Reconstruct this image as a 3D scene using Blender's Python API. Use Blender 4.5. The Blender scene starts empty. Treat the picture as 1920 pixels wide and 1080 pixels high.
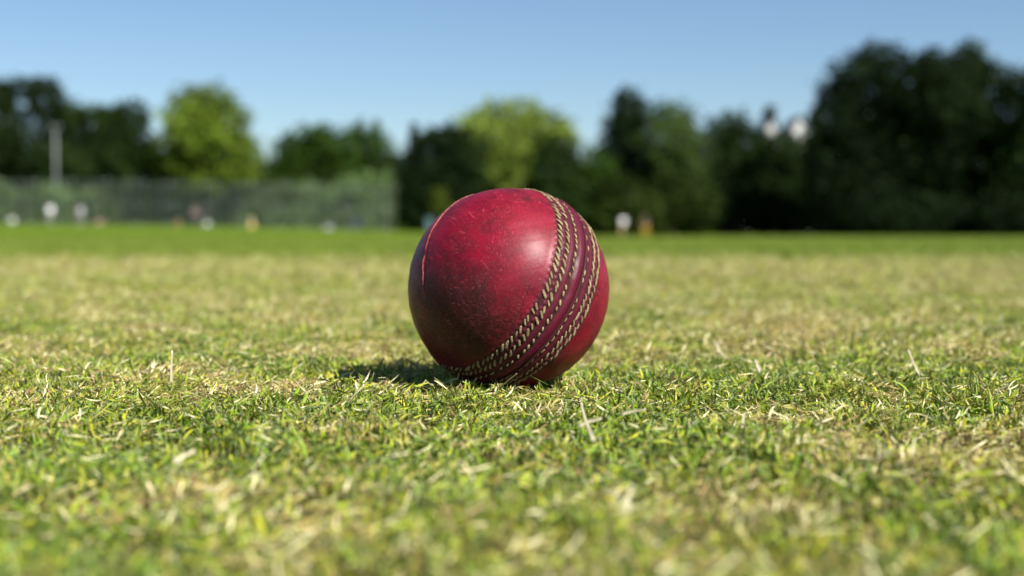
import bpy, bmesh, math, random
import numpy as np
from mathutils import Vector, Matrix, Euler

random.seed(7)
rng = np.random.default_rng(11)
S = bpy.context.scene
COL = S.collection
R = math.radians

# ------------------------------------------------------------------ camera
FPX = 1920 * 50.0 / 36.0            # focal length in pixels of the 1920 wide photograph
CAM_H = 0.0556
PITCH = math.atan(103 / FPX)        # looking slightly down: the horizon lies above the middle
cam_d = bpy.data.cameras.new('camera')
cam = bpy.data.objects.new('camera', cam_d)
COL.objects.link(cam)
cam.location = (0, 0, CAM_H)
cam.rotation_euler = (math.pi / 2 - PITCH, 0, 0)
cam_d.lens = 50
cam_d.sensor_width = 36
cam_d.clip_start = 0.01
cam_d.clip_end = 6000
cam_d.dof.use_dof = True
cam_d.dof.focus_distance = 0.455
cam_d.dof.aperture_fstop = 10.8
cam_d.dof.aperture_blades = 0
S.camera = cam

# ------------------------------------------------------------------ sky and sun
SUN = Vector((0.50, -0.51, 0.715)).normalized()
EL = math.asin(SUN.z)
w = bpy.data.worlds.new('World')
S.world = w
w.use_nodes = True
nt = w.node_tree
bg = nt.nodes['Background']
sky = nt.nodes.new('ShaderNodeTexSky')
sky.sky_type = 'NISHITA'
sky.sun_disc = False
sky.sun_elevation = EL
sky.sun_rotation = math.atan2(SUN.x, SUN.y)
sky.altitude = 0
sky.air_density = 1.0
sky.dust_density = 0.0
sky.ozone_density = 5.5
nt.links.new(sky.outputs[0], bg.inputs[0])
bg.inputs[1].default_value = 0.055
sd = bpy.data.lights.new('sun', 'SUN')
sd.energy = 5.0
sd.angle = R(0.53)
sd.color = (1.0, 0.955, 0.88)
sun = bpy.data.objects.new('sun', sd)
COL.objects.link(sun)
sun.rotation_euler = (-SUN).to_track_quat('-Z', 'Y').to_euler()
S.view_settings.view_transform = 'Standard'
S.view_settings.look = 'None'
S.view_settings.gamma = 1
S.view_settings.exposure = 1.0
S.render.engine = 'CYCLES'
S.cycles.use_denoising = True
S.cycles.use_adaptive_sampling = False
S.cycles.max_bounces = 8
S.cycles.diffuse_bounces = 1
S.cycles.transparent_max_bounces = 8
S.cycles.sample_clamp_indirect = 6

# ------------------------------------------------------------------ helpers
def at(px, py, D):
    """a point of the place at distance D along the view, seen at pixel px, py of the photograph"""
    return Vector(((px - 960) / FPX * D, D, CAM_H + (437 - py) / FPX * D))

def tag(o, label=None, cat=None, group=None, kind=None):
    if label: o['label'] = label
    if cat: o['category'] = cat
    if group: o['group'] = group
    if kind: o['kind'] = kind
    return o

def empty(name, loc=(0, 0, 0), rz=0):
    o = bpy.data.objects.new(name, None)
    o.empty_display_size = 0.05
    COL.objects.link(o)
    o.location = loc
    o.rotation_euler = (0, 0, rz)
    return o

def link(name, me, mat, parent=None, smooth=True):
    if mat is not None and not me.materials:
        me.materials.append(mat)
    if smooth and len(me.polygons):
        me.polygons.foreach_set('use_smooth', np.ones(len(me.polygons), bool))
    o = bpy.data.objects.new(name, me)
    COL.objects.link(o)
    if parent is not None:
        o.parent = parent
    return o

def mesh_np(name, V, F, attrs=None):
    """V (n,3) float, F (m,k) int with k = 3 or 4; attrs: name -> (type, per-vertex values)"""
    me = bpy.data.meshes.new(name)
    V = np.asarray(V, np.float32); F = np.asarray(F, np.int32)
    me.vertices.add(len(V)); me.vertices.foreach_set('co', V.ravel())
    if len(F):
        k = F.shape[1]
        me.loops.add(F.size); me.loops.foreach_set('vertex_index', F.ravel())
        me.polygons.add(len(F))
        me.polygons.foreach_set('loop_start', np.arange(0, F.size, k, dtype=np.int32))
        me.polygons.foreach_set('loop_total', np.full(len(F), k, np.int32))
    me.update(calc_edges=True)
    me.validate()
    for n, (t, val) in (attrs or {}).items():
        a = me.attributes.new(n, t, 'POINT')
        val = np.asarray(val, np.float32)
        if t == 'FLOAT_COLOR':
            if val.shape[1] == 3:
                val = np.concatenate([val, np.ones((len(val), 1), np.float32)], 1)
            a.data.foreach_set('color', val.ravel())
        elif t == 'FLOAT_VECTOR': a.data.foreach_set('vector', val.ravel())
        else: a.data.foreach_set('value', val.ravel())
    return me

def hash2(ix, iy, s):
    h = (ix.astype(np.int64) * 374761393 + iy.astype(np.int64) * 668265263 + s * 974711) & 0x7fffffff
    h = ((h ^ (h >> 13)) * 1274126177) & 0x7fffffff
    return ((h ^ (h >> 16)) & 0xffff) / 65535.0

def noise2(x, y, s=0):
    x = np.asarray(x, float); y = np.asarray(y, float)
    ix = np.floor(x); iy = np.floor(y); fx = x - ix; fy = y - iy
    ux = fx * fx * (3 - 2 * fx); uy = fy * fy * (3 - 2 * fy)
    a = hash2(ix, iy, s); b = hash2(ix + 1, iy, s); c = hash2(ix, iy + 1, s); d = hash2(ix + 1, iy + 1, s)
    return (a * (1 - ux) + b * ux) * (1 - uy) + (c * (1 - ux) + d * ux) * uy

def fbm(x, y, s=0, o=3):
    t = 0; a = 0.5; k = 0
    for i in range(o):
        t = t + a * noise2(x * 2 ** i, y * 2 ** i, s + i); k += a; a *= 0.5
    return t / k

def sstep(a, b, x):
    t = np.clip((np.asarray(x, float) - a) / (b - a), 0, 1)
    return t * t * (3 - 2 * t)

class NT:
    """short-hand for building a material's node tree"""
    def __init__(s, name):
        s.m = bpy.data.materials.new(name); s.m.use_nodes = True
        s.t = s.m.node_tree; s.t.nodes.clear()
        s.out = s.n('ShaderNodeOutputMaterial')
    def n(s, typ, ins=None, **kw):
        nd = s.t.nodes.new(typ)
        for k, v in kw.items(): setattr(nd, k, v)
        for k, v in (ins or {}).items(): s.put(nd.inputs[k], v)
        return nd
    def put(s, sock, v):
        if isinstance(v, bpy.types.NodeSocket): s.t.links.new(v, sock)
        elif isinstance(v, bpy.types.Node): s.t.links.new(v.outputs[0], sock)
        else:
            if sock.type == 'RGBA' and len(v) == 3: v = (*v, 1)
            sock.default_value = v
    def math(s, op, a, b=0.0, clamp=False):
        return s.n('ShaderNodeMath', {0: a, 1: b}, operation=op, use_clamp=clamp).outputs[0]
    def mix(s, f, a, b, mode='MIX'):
        nd = s.n('ShaderNodeMix', data_type='RGBA', blend_type=mode)
        s.put(nd.inputs[0], f); s.put(nd.inputs[6], a); s.put(nd.inputs[7], b)
        return nd.outputs[2]
    def noise(s, vec, scale, detail=3, rough=0.55, out=0, dist=0.0):
        ins = {'Scale': scale, 'Detail': detail, 'Roughness': rough, 'Distortion': dist}
        if vec is not None: ins['Vector'] = vec
        return s.n('ShaderNodeTexNoise', ins).outputs[out]
    def ramp(s, f, lo, hi, a=0.0, b=1.0):
        return s.n('ShaderNodeMapRange', {'Value': f, 'From Min': lo, 'From Max': hi, 'To Min': a, 'To Max': b}, clamp=True).outputs[0]
    def map(s, vec, loc=(0, 0, 0), rot=(0, 0, 0), sc=(1, 1, 1)):
        return s.n('ShaderNodeMapping', {'Vector': vec, 'Location': loc, 'Rotation': rot, 'Scale': sc}).outputs[0]
    def surf(s, sh):
        s.put(s.out.inputs['Surface'], sh); return s.m

def plain(name, col, rough=0.6, var=0.15, scale=8.0, metal=0.0):
    """a painted / cloth / plastic surface with slight procedural unevenness"""
    k = NT(name)
    co = k.n('ShaderNodeTexCoord').outputs['Object']
    f = k.noise(co, scale, 4)
    c = k.mix(k.ramp(f, 0.3, 0.7), tuple(x * (1 - var) for x in col), tuple(min(1, x * (1 + var)) for x in col))
    b = k.n('ShaderNodeBsdfPrincipled', {'Base Color': c, 'Roughness': rough, 'Metallic': metal})
    bump = k.n('ShaderNodeBump', {'Height': f, 'Strength': 0.15, 'Distance': 0.01})
    k.put(b.inputs['Normal'], bump)
    return k.surf(b)

def leaf_material(name, rough=0.5, trans=0.35, spec=0.3, jitter=0.25):
    k = NT(name)
    c = k.n('ShaderNodeAttribute', attribute_name='col').outputs['Color']
    p = k.n('ShaderNodeNewGeometry').outputs['Position']
    f = k.noise(p, 3.0, 2)
    c = k.mix(k.ramp(f, 0.3, 0.7, 0, jitter), c, k.mix(1.0, c, (0.55, 0.6, 0.5), 'MULTIPLY'))
    b = k.n('ShaderNodeBsdfPrincipled', {'Base Color': c, 'Roughness': rough, 'Specular IOR Level': spec})
    t = k.n('ShaderNodeBsdfTranslucent', {'Color': k.mix(1.0, c, (1.1, 1.15, 0.55), 'MULTIPLY')})
    return k.surf(k.n('ShaderNodeMixShader', {0: trans, 1: b, 2: t}))

def box(bm, lo, hi, bev=0.0):
    lo = Vector(lo); hi = Vector(hi)
    m = Matrix.Translation((lo + hi) / 2) @ Matrix.Diagonal((*(hi - lo), 1))
    r = bmesh.ops.create_cube(bm, size=1, matrix=m)
    if bev:
        es = list({e for v in r['verts'] for e in v.link_edges})
        bmesh.ops.bevel(bm, geom=es, offset=bev, segments=2, affect='EDGES', profile=0.6)

def tube(bm, pts, rads, seg=8, cap=True):
    """a tapered tube through pts"""
    pts = [Vector(p) for p in pts]
    rings = []
    ref = Vector((0.13, 0.97, 0.21)).normalized()
    for i, p in enumerate(pts):
        t = (pts[min(i + 1, len(pts) - 1)] - pts[max(i - 1, 0)]).normalized()
        u = t.cross(ref)
        if u.length < 0.05: u = t.cross(Vector((1, 0, 0)))
        u.normalize(); v = t.cross(u)
        r = rads[i] if hasattr(rads, '__len__') else rads
        rings.append([bm.verts.new(p + (u * math.cos(2 * math.pi * k / seg) + v * math.sin(2 * math.pi * k / seg)) * r) for k in range(seg)])
    for a, b in zip(rings, rings[1:]):
        for k in range(seg):
            bm.faces.new((a[k], a[(k + 1) % seg], b[(k + 1) % seg], b[k]))
    if cap:
        bm.faces.new(rings[0][::-1]); bm.faces.new(rings[-1])

def lathe(bm, prof, seg=20, c=(0, 0, 0)):
    rings = [[bm.verts.new((c[0] + r * math.cos(2 * math.pi * k / seg), c[1] + r * math.sin(2 * math.pi * k / seg), c[2] + z)) for k in range(seg)] for r, z in prof]
    for a, b in zip(rings, rings[1:]):
        for k in range(seg):
            bm.faces.new((a[k], a[(k + 1) % seg], b[(k + 1) % seg], b[k]))
    bm.faces.new(rings[0][::-1]); bm.faces.new(rings[-1])

def bobj(name, bm, mat, parent=None, smooth=False):
    bmesh.ops.recalc_face_normals(bm, faces=bm.faces)
    me = bpy.data.meshes.new(name); bm.to_mesh(me); bm.free()
    return link(name, me, mat, parent, smooth)

# ------------------------------------------------------------------ the ground
SQUARE_END = 2.85                    # the mown square ends here and the outfield begins

def terrain(x, y):
    """height of the soil: fine unevenness of the mown square, a bank rising to the far left"""
    x = np.asarray(x, float); y = np.asarray(y, float)
    near = np.exp(-np.hypot(x, y - 0.5) / 1.6)
    z = (fbm(x * 16 + 3.1, y * 16 + 1.7, 5, 3) - 0.5) * 0.0065 * near
    z = z - 0.0015
    flat = sstep(0.024, 0.10, np.hypot(x + 0.0013, y - 0.508))
    z = z * flat - 0.0010 * (1 - flat)
    rise = sstep(12, -42, x) * sstep(14, 118, y)
    z = z + 0.80 * rise - 0.26 * sstep(14, 100, y) * sstep(-22, 12, x)
    z = z + (fbm(x * 0.12, y * 0.12, 9, 2) - 0.5) * 0.05 * sstep(8, 40, y)
    back = sstep(125, 260, y)
    return z + back * 3.0

def graded(a, b, d0, k):
    xs = [0.0]
    while xs[-1] < b: xs.append(xs[-1] + d0 + k * xs[-1])
    ng = [0.0]
    while ng[-1] > a: ng.append(ng[-1] - d0 + k * ng[-1])
    return np.array(ng[:0:-1] + xs)
gx = graded(-1500, 1500, 0.006, 0.045)
gy = graded(-400, 2500, 0.006, 0.04) + 0.5
X, Y = np.meshgrid(gx, gy)
Z = terrain(X, Y)
ny, nx = X.shape
idx = np.arange(nx * ny).reshape(ny, nx)
GF = np.stack([idx[:-1, :-1], idx[:-1, 1:], idx[1:, 1:], idx[1:, :-1]], -1).reshape(-1, 4)

k = NT('ground_turf')
pos = k.n('ShaderNodeNewGeometry').outputs['Position']
sep = k.n('ShaderNodeSeparateXYZ', {0: pos})
n_edge = k.noise(pos, 3.0, 3)
edge = k.math('ADD', sep.outputs[1], k.math('MULTIPLY', k.math('SUBTRACT', n_edge, 0.5), 0.5))
far = k.ramp(edge, SQUARE_END - 0.35, SQUARE_END + 0.35)
soil = k.mix(k.ramp(k.noise(pos, 140, 5, 0.65), 0.35, 0.65), (0.012, 0.009, 0.005), (0.06, 0.043, 0.020))
soil = k.mix(k.ramp(k.noise(pos, 700, 2), 0.55, 0.66), soil, (0.24, 0.19, 0.09))
lawn = k.mix(k.ramp(k.noise(pos, 0.35, 5, 0.6), 0.3, 0.7), (0.080, 0.135, 0.013), (0.104, 0.154, 0.019))
lawn = k.mix(k.ramp(k.noise(pos, 14, 4, 0.6), 0.35, 0.7, 0, 0.5), lawn, (0.064, 0.10, 0.012))
bs = k.n('ShaderNodeBsdfPrincipled', {'Base Color': k.mix(far, soil, lawn), 'Roughness': 1.0, 'Specular IOR Level': 0.0})
bp = k.n('ShaderNodeBump', {'Height': k.noise(pos, 420, 4, 0.7), 'Strength': 0.7, 'Distance': 0.002})
k.put(bs.inputs['Normal'], bp)
ground_mat = k.surf(bs)
tag(link('ground', mesh_np('ground', np.stack([X, Y, Z], -1).reshape(-1, 3), GF), ground_mat), kind='structure')

# ------------------------------------------------------------------ grass
BALL = Vector((-0.0013, 0.508, 0.0357))
BR = 0.036
PAL = {
    'green':  [(0.112, 0.205, 0.006), (0.085, 0.165, 0.006), (0.155, 0.245, 0.008), (0.19, 0.28, 0.018)],
    'lime':   [(0.32, 0.36, 0.010), (0.39, 0.395, 0.014), (0.27, 0.335, 0.014)],
    'straw':  [(0.43, 0.355, 0.115), (0.51, 0.445, 0.17), (0.31, 0.235, 0.07), (0.68, 0.62, 0.36)],
    'brown':  [(0.20, 0.13, 0.06), (0.28, 0.19, 0.09)],
    'dark':   [(0.045, 0.105, 0.006), (0.06, 0.13, 0.008)],
}

SHEATH = [(0.34, 0.30, 0.13), (0.60, 0.58, 0.42)]    # pale foot and dry cut tip of a blade
def blades(n, rad, L, W, tilt, mixw, seg=4, r=rng, flat=0.0):
    """n bent, tapering, slightly twisted blades; returns verts, faces, colours"""
    Vs, Fs, Cs = [], [], []
    names = list(mixw); pw = np.array([mixw[a] for a in names], float); pw /= pw.sum()
    off = 0
    for b in range(n):
        kind = names[r.choice(len(names), p=pw)]
        pal = PAL[kind]; col = np.array(pal[r.integers(len(pal))]) * r.uniform(0.6, 1.4)
        a = r.uniform(0, 2 * math.pi); rr = rad * math.sqrt(r.uniform())
        bx, by = rr * math.cos(a), rr * math.sin(a)
        az = r.uniform(0, 2 * math.pi)
        ln = r.uniform(*L); wd = r.uniform(*W)
        th = R(r.uniform(*tilt)); bend = R(r.uniform(-10, 75))
        lay = kind in ('straw', 'brown') and r.uniform() < 0.55 or r.uniform() < flat
        if lay: th = R(r.uniform(62, 92)); bend = R(r.uniform(-35, 35)); ln *= 0.98
        if kind in ('straw', 'brown'): wd *= 0.72
        side = R(r.uniform(-35, 35)) if lay else R(r.uniform(-14, 14))
        p = np.array([bx, by, r.uniform(0.0008, 0.0045) if lay else -0.0008])
        tw = r.uniform(-0.9, 0.9) + (r.uniform(0, 3.1) if lay else 0)
        cut = r.uniform() < 0.6
        for s in range(seg + 1):
            f = s / seg
            t = th + bend * f * f
            d = np.array([math.sin(t) * math.cos(az + side * f), math.sin(t) * math.sin(az + side * f), math.cos(t)])
            if s: p = p + d * ln / seg
            if p[2] < 0.0003 and s: p[2] = 0.0003
            u = np.array([-math.sin(az), math.cos(az), 0.0])
            v = np.cross(d, u)
            ww = wd * (0.65 + 0.6 * f if f < 0.4 else (0.89 * (1 - ((f - 0.4) / 0.6) ** 1.7) + (0.32 if cut else 0.05)))
            e = u * math.cos(tw * f) + v * math.sin(tw * f)
            Vs += [p - e * ww / 2, p + e * ww / 2]
            c = col.copy()
            if kind in ('green', 'lime', 'dark'):
                c = c * (1 - 0.5 * (1 - f) ** 2) + np.array(SHEATH[0]) * 0.5 * (1 - f) ** 2
                if cut and s == seg: c = c * 0.5 + np.array(SHEATH[1]) * 0.5
            Cs += [c, c * r.uniform(0.9, 1.1)]
            if s:
                q = off + 2 * s
                Fs.append((q - 2, q - 1, q + 1, q))
        off += 2 * (seg + 1)
    return np.array(Vs), np.array(Fs), np.array(Cs)

blade_mat = leaf_material('grass_blade', 0.4, 0.13, 0.12, 0.2)
MIXES = [
    dict(green=9, lime=2.5, straw=1.0, dark=8),
    dict(green=11, lime=6, straw=2.2, brown=0.5, dark=3),
    dict(green=8, lime=8, straw=3.4, brown=0.5),
    dict(green=5, lime=4, straw=8, brown=2),
    dict(green=2, lime=2, straw=12, brown=4),
    dict(straw=10, brown=6, lime=1.5),
]
def tuft_objects(tag_, nb, rad, L, W, tilt, mixes, per, seg=4, flat=0.12):
    obs = []
    for mi, m in enumerate(mixes):
        for j in range(per):
            lit = 1.0 if mi < len(mixes) - 1 else 0.75
            V, F, C = blades(nb, rad, (L[0], L[1] * lit), W, tilt if mi < len(mixes) - 1 else (55, 90), m, seg, flat=flat if mi < len(mixes) - 1 else 0.8)
            me = mesh_np(f'{tag_}_tuft', V, F, {'col': ('FLOAT_COLOR', C)})
            me.materials.append(blade_mat)
            me.polygons.foreach_set('use_smooth', np.ones(len(me.polygons), bool))
            obs.append(bpy.data.objects.new(f'{tag_}_tuft', me))   # unlinked: geometry source only
    return obs

def scatter(name, P, sc, rot, pick, sources, label, cat, lean=None):
    """a mass of grass: tufts placed at P, drawn by geometry nodes as one object"""
    n = len(P)
    E = np.zeros((n, 3), np.float32); E[:, 2] = rot
    if lean is not None: E[:, 0] = lean[:, 0]; E[:, 1] = lean[:, 1]
    me = mesh_np(name, P, np.zeros((0, 4), int), {'sc': ('FLOAT_VECTOR', sc), 'rot': ('FLOAT_VECTOR', E), 'pick': ('FLOAT', pick)})
    o = link(name, me, blade_mat)
    g = bpy.data.node_groups.new(name, 'GeometryNodeTree')
    g.interface.new_socket('Geometry', in_out='INPUT', socket_type='NodeSocketGeometry')
    g.interface.new_socket('Geometry', in_out='OUTPUT', socket_type='NodeSocketGeometry')
    gi = g.nodes.new('NodeGroupInput'); go = g.nodes.new('NodeGroupOutput')
    iop = g.nodes.new('GeometryNodeInstanceOnPoints')
    jn = g.nodes.new('GeometryNodeJoinGeometry')
    for s in sources[::-1]:
        oi = g.nodes.new('GeometryNodeObjectInfo'); oi.inputs['Object'].default_value = s
        oi.inputs['As Instance'].default_value = False
        gt = g.nodes.new('GeometryNodeGeometryToInstance')
        g.links.new(oi.outputs['Geometry'], gt.inputs[0]); g.links.new(gt.outputs[0], jn.inputs[0])
    def att(nm, typ):
        a = g.nodes.new('GeometryNodeInputNamedAttribute'); a.data_type = typ; a.inputs[0].default_value = nm
        return a.outputs[0]
    iop.inputs['Pick Instance'].default_value = True
    g.links.new(gi.outputs[0], iop.inputs['Points']); g.links.new(jn.outputs[0], iop.inputs['Instance'])
    g.links.new(att('pick', 'INT'), iop.inputs['Instance Index'])
    e2r = g.nodes.new('FunctionNodeEulerToRotation')
    g.links.new(att('rot', 'FLOAT_VECTOR'), e2r.inputs[0]); g.links.new(e2r.outputs[0], iop.inputs['Rotation'])
    g.links.new(att('sc', 'FLOAT_VECTOR'), iop.inputs['Scale'])
    g.links.new(iop.outputs[0], go.inputs[0])
    md = o.modifiers.new('scatter', 'NODES'); md.node_group = g
    return tag(o, label, cat, kind='stuff')

def wedge(y0, y1, dens, margin, slope=0.40):
    """random points in the widening strip of ground before the camera, dens per square metre at y"""
    out = []
    ys = np.linspace(y0, y1, 60)
    for a, b in zip(ys, ys[1:]):
        hw = margin + slope * b
        n = rng.poisson(dens((a + b) / 2) * (b - a) * 2 * hw)
        out.append(np.stack([rng.uniform(-hw, hw, n), rng.uniform(a, b, n)], 1))
    return np.concatenate(out)

near_src = tuft_objects('turf', 34, 0.0060, (0.0026, 0.0072), (0.00034, 0.00076), (4, 60), MIXES, 5)
XY = np.concatenate([wedge(0.10, 1.3, lambda y: 29000, 0.16), wedge(1.3, SQUARE_END + 0.4, lambda y: 9500 - 1400 * (y - 1.3), 0.25)])
d = np.hypot(XY[:, 0] - BALL.x, XY[:, 1] - BALL.y)
XY = XY[d > 0.0138]; d = d[d > 0.0138]
x, y = XY.T
far_f = sstep(1.0, 2.2, y)
dry = 0.5 + (fbm(x * 24, y * 24, 21, 3) * 0.6 + fbm(x * 6, y * 6, 31, 2) * 0.4 - 0.5) * (1.25 - 0.75 * sstep(0.55, 1.2, y)) + rng.normal(0, 1, len(x)) * (0.085 - 0.04 * sstep(0.6, 1.2, y))
dry = dry + 0.088 * sstep(0.62, 1.5, y) - 0.048 + 0.035 * sstep(0.40, 0.27, y)
cls = np.clip(np.digitize(dry, [0.36, 0.46, 0.545, 0.62, 0.70]), 0, 5)
pick = cls * 5 + rng.integers(0, 5, len(x))
h = (0.26 + 1.28 * fbm(x * 34, y * 34, 41, 2) * (1.12 - 0.35 * np.clip(dry, 0, 1))) * rng.uniform(0.75, 1.25, len(x)) * (1 + 0.5 * far_f)
h = h * (1.0 - 0.08 * np.exp(-(d / 0.018) ** 2))
sx = rng.uniform(0.85, 1.2, len(x)) * (1 + 0.8 * far_f)
P = np.stack([x, y, terrain(x, y)], 1)
scatter('square_grass', P, np.stack([sx, sx, h], 1), rng.uniform(0, 6.283, len(x)), pick, near_src,
        'closely mown mix of green blades and straw covering the square round the ball', 'grass',
        np.stack([rng.normal(0, 0.24, len(x)), rng.normal(0, 0.24, len(x))], 1))

PAL['green'] = [(0.125, 0.188, 0.015), (0.148, 0.208, 0.018), (0.108, 0.165, 0.012)]
PAL['lime'] = [(0.20, 0.25, 0.022), (0.225, 0.265, 0.026)]
SHEATH = [(0.18, 0.215, 0.035), (0.28, 0.31, 0.10)]
out_src = tuft_objects('outfield', 26, 0.022, (0.012, 0.024), (0.0014, 0.0026), (5, 50), [dict(green=12, lime=3.5, dark=1), dict(green=10, lime=5)], 4, 3, 0.05)
XY = np.concatenate([wedge(SQUARE_END - 0.6, 8, lambda y: 1500, 0.4), wedge(8, 26, lambda y: 420 - 12 * (y - 8), 0.6)])
x, y = XY.T
keep = y > SQUARE_END + (fbm(x * 3, x * 0 + 2, 4, 2) - 0.5) * 0.25 + rng.normal(0, 0.28, len(x))
x = x[keep]; y = y[keep]
s = rng.uniform(0.8, 1.2, len(x)) * (1 + 0.7 * sstep(6, 18, y))
scatter('outfield_grass', np.stack([x, y, terrain(x, y)], 1), np.stack([s, s, rng.uniform(0.7, 1.1, len(x))], 1), rng.uniform(0, 6.283, len(x)),
        rng.integers(0, 8, len(x)), out_src, 'lush green outfield grass beyond the edge of the dry square', 'grass')

# single dry straws that stand out of the turf
straw_mat = leaf_material('dry_straw', 0.5, 0.2, 0.3, 0.35)
def straw(p0, p1, wdt, sag, label, cut=1.0):
    wdt = wdt * 0.62
    p0 = Vector(p0); p1 = Vector(p1)
    seg = 8; dirv = p1 - p0; L = dirv.length
    u = dirv.cross(Vector((0, -1, 0.15)))
    if u.length < 1e-6: u = Vector((1, 0, 0))
    u.normalize(); v = dirv.normalized().cross(u)
    V, F, C = [], [], []
    for s_ in range(seg + 1):
        f = s_ / seg
        c = dirv * f + v * (sag * L * 4 * f * (1 - f)) + u * (0.12 * wdt * math.sin(f * 9))
        ww = wdt * (1.0 - 0.45 * f * cut) * (1 + 0.12 * math.sin(17 * f))
        for q in range(5):
            a = math.pi * q / 4
            V.append(c - u * math.cos(a) * ww / 2 + v * (math.sin(a) * ww * 0.28))
            C.append(Vector((0.66, 0.59, 0.40)) * (0.85 + 0.3 * random.random()))
        if s_:
            b = 5 * s_
            for q in range(4): F.append((b - 5 + q, b - 4 + q, b + q + 1, b + q))
    me = mesh_np('straw', np.array([list(a) for a in V]), np.array(F), {'col': ('FLOAT_COLOR', np.array([list(c) for c in C]))})
    o = link('dry_straw', me, straw_mat)
    o.location = p0
    m = o.modifiers.new('thick', 'SOLIDIFY'); m.thickness = wdt * 0.2
    tag(o, label, 'straw', 'loose dry straws in the turf')
def gp(px, py, z=0.004):
    """the point at height z of the turf that is seen at pixel px, py"""
    D = (CAM_H - z) * FPX / (py - 437)
    return Vector(((px - 960) / FPX * D, D, z))
def stand(px, py, dpx, dpy, z=0.003):
    a = gp(px, py, z); s_ = a.y / FPX
    return a, a + Vector((dpx * s_, 0.001, dpy * s_))
a, b = stand(318, 722, 1.5, 64);    straw(a, b, 0.00105, 0.02, 'thin pale straw standing upright in the turf left of the ball')
straw(gp(1114, 826, 0.0070), at(1087, 745, 0.415), 0.00105, 0.01, 'long pale straw leaning left in the turf below the ball')
straw(gp(1084, 799, 0.006), gp(1128, 785, 0.008), 0.0013, 0.03, 'short pale straw lying crosswise under the long leaning straw')
straw(gp(1165, 777, 0.006), gp(1212, 768, 0.0075), 0.0010, 0.05, 'flat pale straw lying level in the turf right of the long leaning straw')
a, b = stand(655, 752, 26, 30);     straw(a, b, 0.0008, 0.05, 'short pale straw leaning right below the tip of the ball shadow')
straw(gp(322, 866, 0.006), gp(362, 846, 0.008), 0.0013, 0.06, 'broad blurred straw lying in the foreground at lower left')
straw(gp(1342, 640, 0.006), gp(1392, 672, 0.006), 0.0015, 0.04, 'long blurred straw lying behind focus to the right of the ball')
a, b = stand(1428, 698, -9, 22);    straw(a, b, 0.0020, 0.03, 'stubby blurred straw standing right of the ball')
a, b = stand(1394, 806, 4, 30);     straw(a, b, 0.0011, 0.03, 'short pale straw standing beside the dark green tuft right of the ball')
a, b = stand(1728, 705, -22, 48);   straw(a, b, 0.0012, 0.02, 'thin blurred straw leaning left near the right edge')
a, b = stand(1175, 965, 12, 52);    straw(a, b, 0.0014, 0.05, 'thick blurred straw standing in the near foreground')

straw(gp(938, 726, 0.004), at(969, 701, 0.468), 0.0006, 0.04, 'thin yellowish stalk leaning across the foot of the ball')

# ------------------------------------------------------------------ the ball
CR = cam.rotation_euler.to_matrix()            # view axes (right, up, to the viewer) to the world
nS = Vector((-0.7117, 0.4380, 0.5492)).normalized()      # axis of the stitched seam, in view axes
mQ = Vector((0.5804, 0.2321, 0.7805)).normalized()          # normal of the quarter seam, in view axes
ax = CR @ nS
t1 = (CR @ Vector((0, 0, 1))); t1 = (t1 - ax * t1.dot(ax)).normalized()
t2 = ax.cross(t1)
BM = Matrix((t1, t2, ax)).transposed()
mQl = np.array((BM.transposed() @ (CR @ mQ)))[:]
ball = empty('cricket_ball', (BALL.x, BALL.y, BALL.z - BR))
tag(ball, 'worn dark red leather cricket ball with pale stitched seam on the grass', 'cricket ball')
ball.rotation_euler = BM.to_euler()
OFF = BM.transposed() @ Vector((0, 0, BR))      # ball centre in the frame of the empty at its base
GROOVE = -2.0
ROWS = [(15.4, 92), (10.7, 92), (4.9, 86), (-4.4, 88), (-10.2, 92), (-14.8, 92)]
dn_l = np.array(BM.transposed() @ (CR @ Vector((0, -1, 0))))
def narrowing(D):
    """the seam band of this ball is a little narrower on its underside"""
    return 1 - 0.17 * sstep(0.25, 0.95, D @ dn_l)

def profile(lat, lo=None):
    """height of the leather over the plain sphere, metres, by latitude from the seam in degrees"""
    g = lambda c, wd: np.exp(-((lat - c) / wd) ** 2)
    z = 0.00042 * sstep(21, 15, np.abs(lat))
    z = z + 0.00050 * g(1.2, 1.9) + 0.00040 * g(-3.0, 0.55)
    z = z - 0.0013 * g(GROOVE, 0.30)
    for c, _ in ROWS: z = z - 0.00022 * g(c, 1.5)
    z = z + 0.00010 * (g(7.4, 1.0) + g(-7.4, 1.0))
    pk = 0.5 + 0.5 * np.cos(92 * lo + 2.0 * np.sin(3 * lo))          # leather puckered between the stitches
    z = z + 0.00030 * pk * (g(13.0, 1.1) + g(-12.8, 1.0)) + 0.00016 * (1 - pk) * g(17.6, 0.9)
    return z

def lumps(D):
    """low, irregular dents of a used ball"""
    x_, y_, z_ = D.T
    a = np.sin(5.1 * x_ + 1.3 * np.sin(4.3 * y_ + 1) + 2.0) * np.sin(4.6 * z_ + 1.7 * np.sin(3.9 * x_)) * 0.00010
    b = (fbm(7 * x_ + 20, 7 * y_ + 5 * z_ + 20, 61, 3) - 0.5) * 0.00022 + (fbm(40 * x_ + 60, 40 * y_ + 31 * z_ + 60, 71, 2) - 0.5) * 0.000015
    return a + b

def quarter(D):
    q = D @ mQl
    return 0.00020 * np.exp(-(q / 0.010) ** 2) - 0.00016 * np.exp(-((q - 0.022) / 0.010) ** 2)

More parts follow.
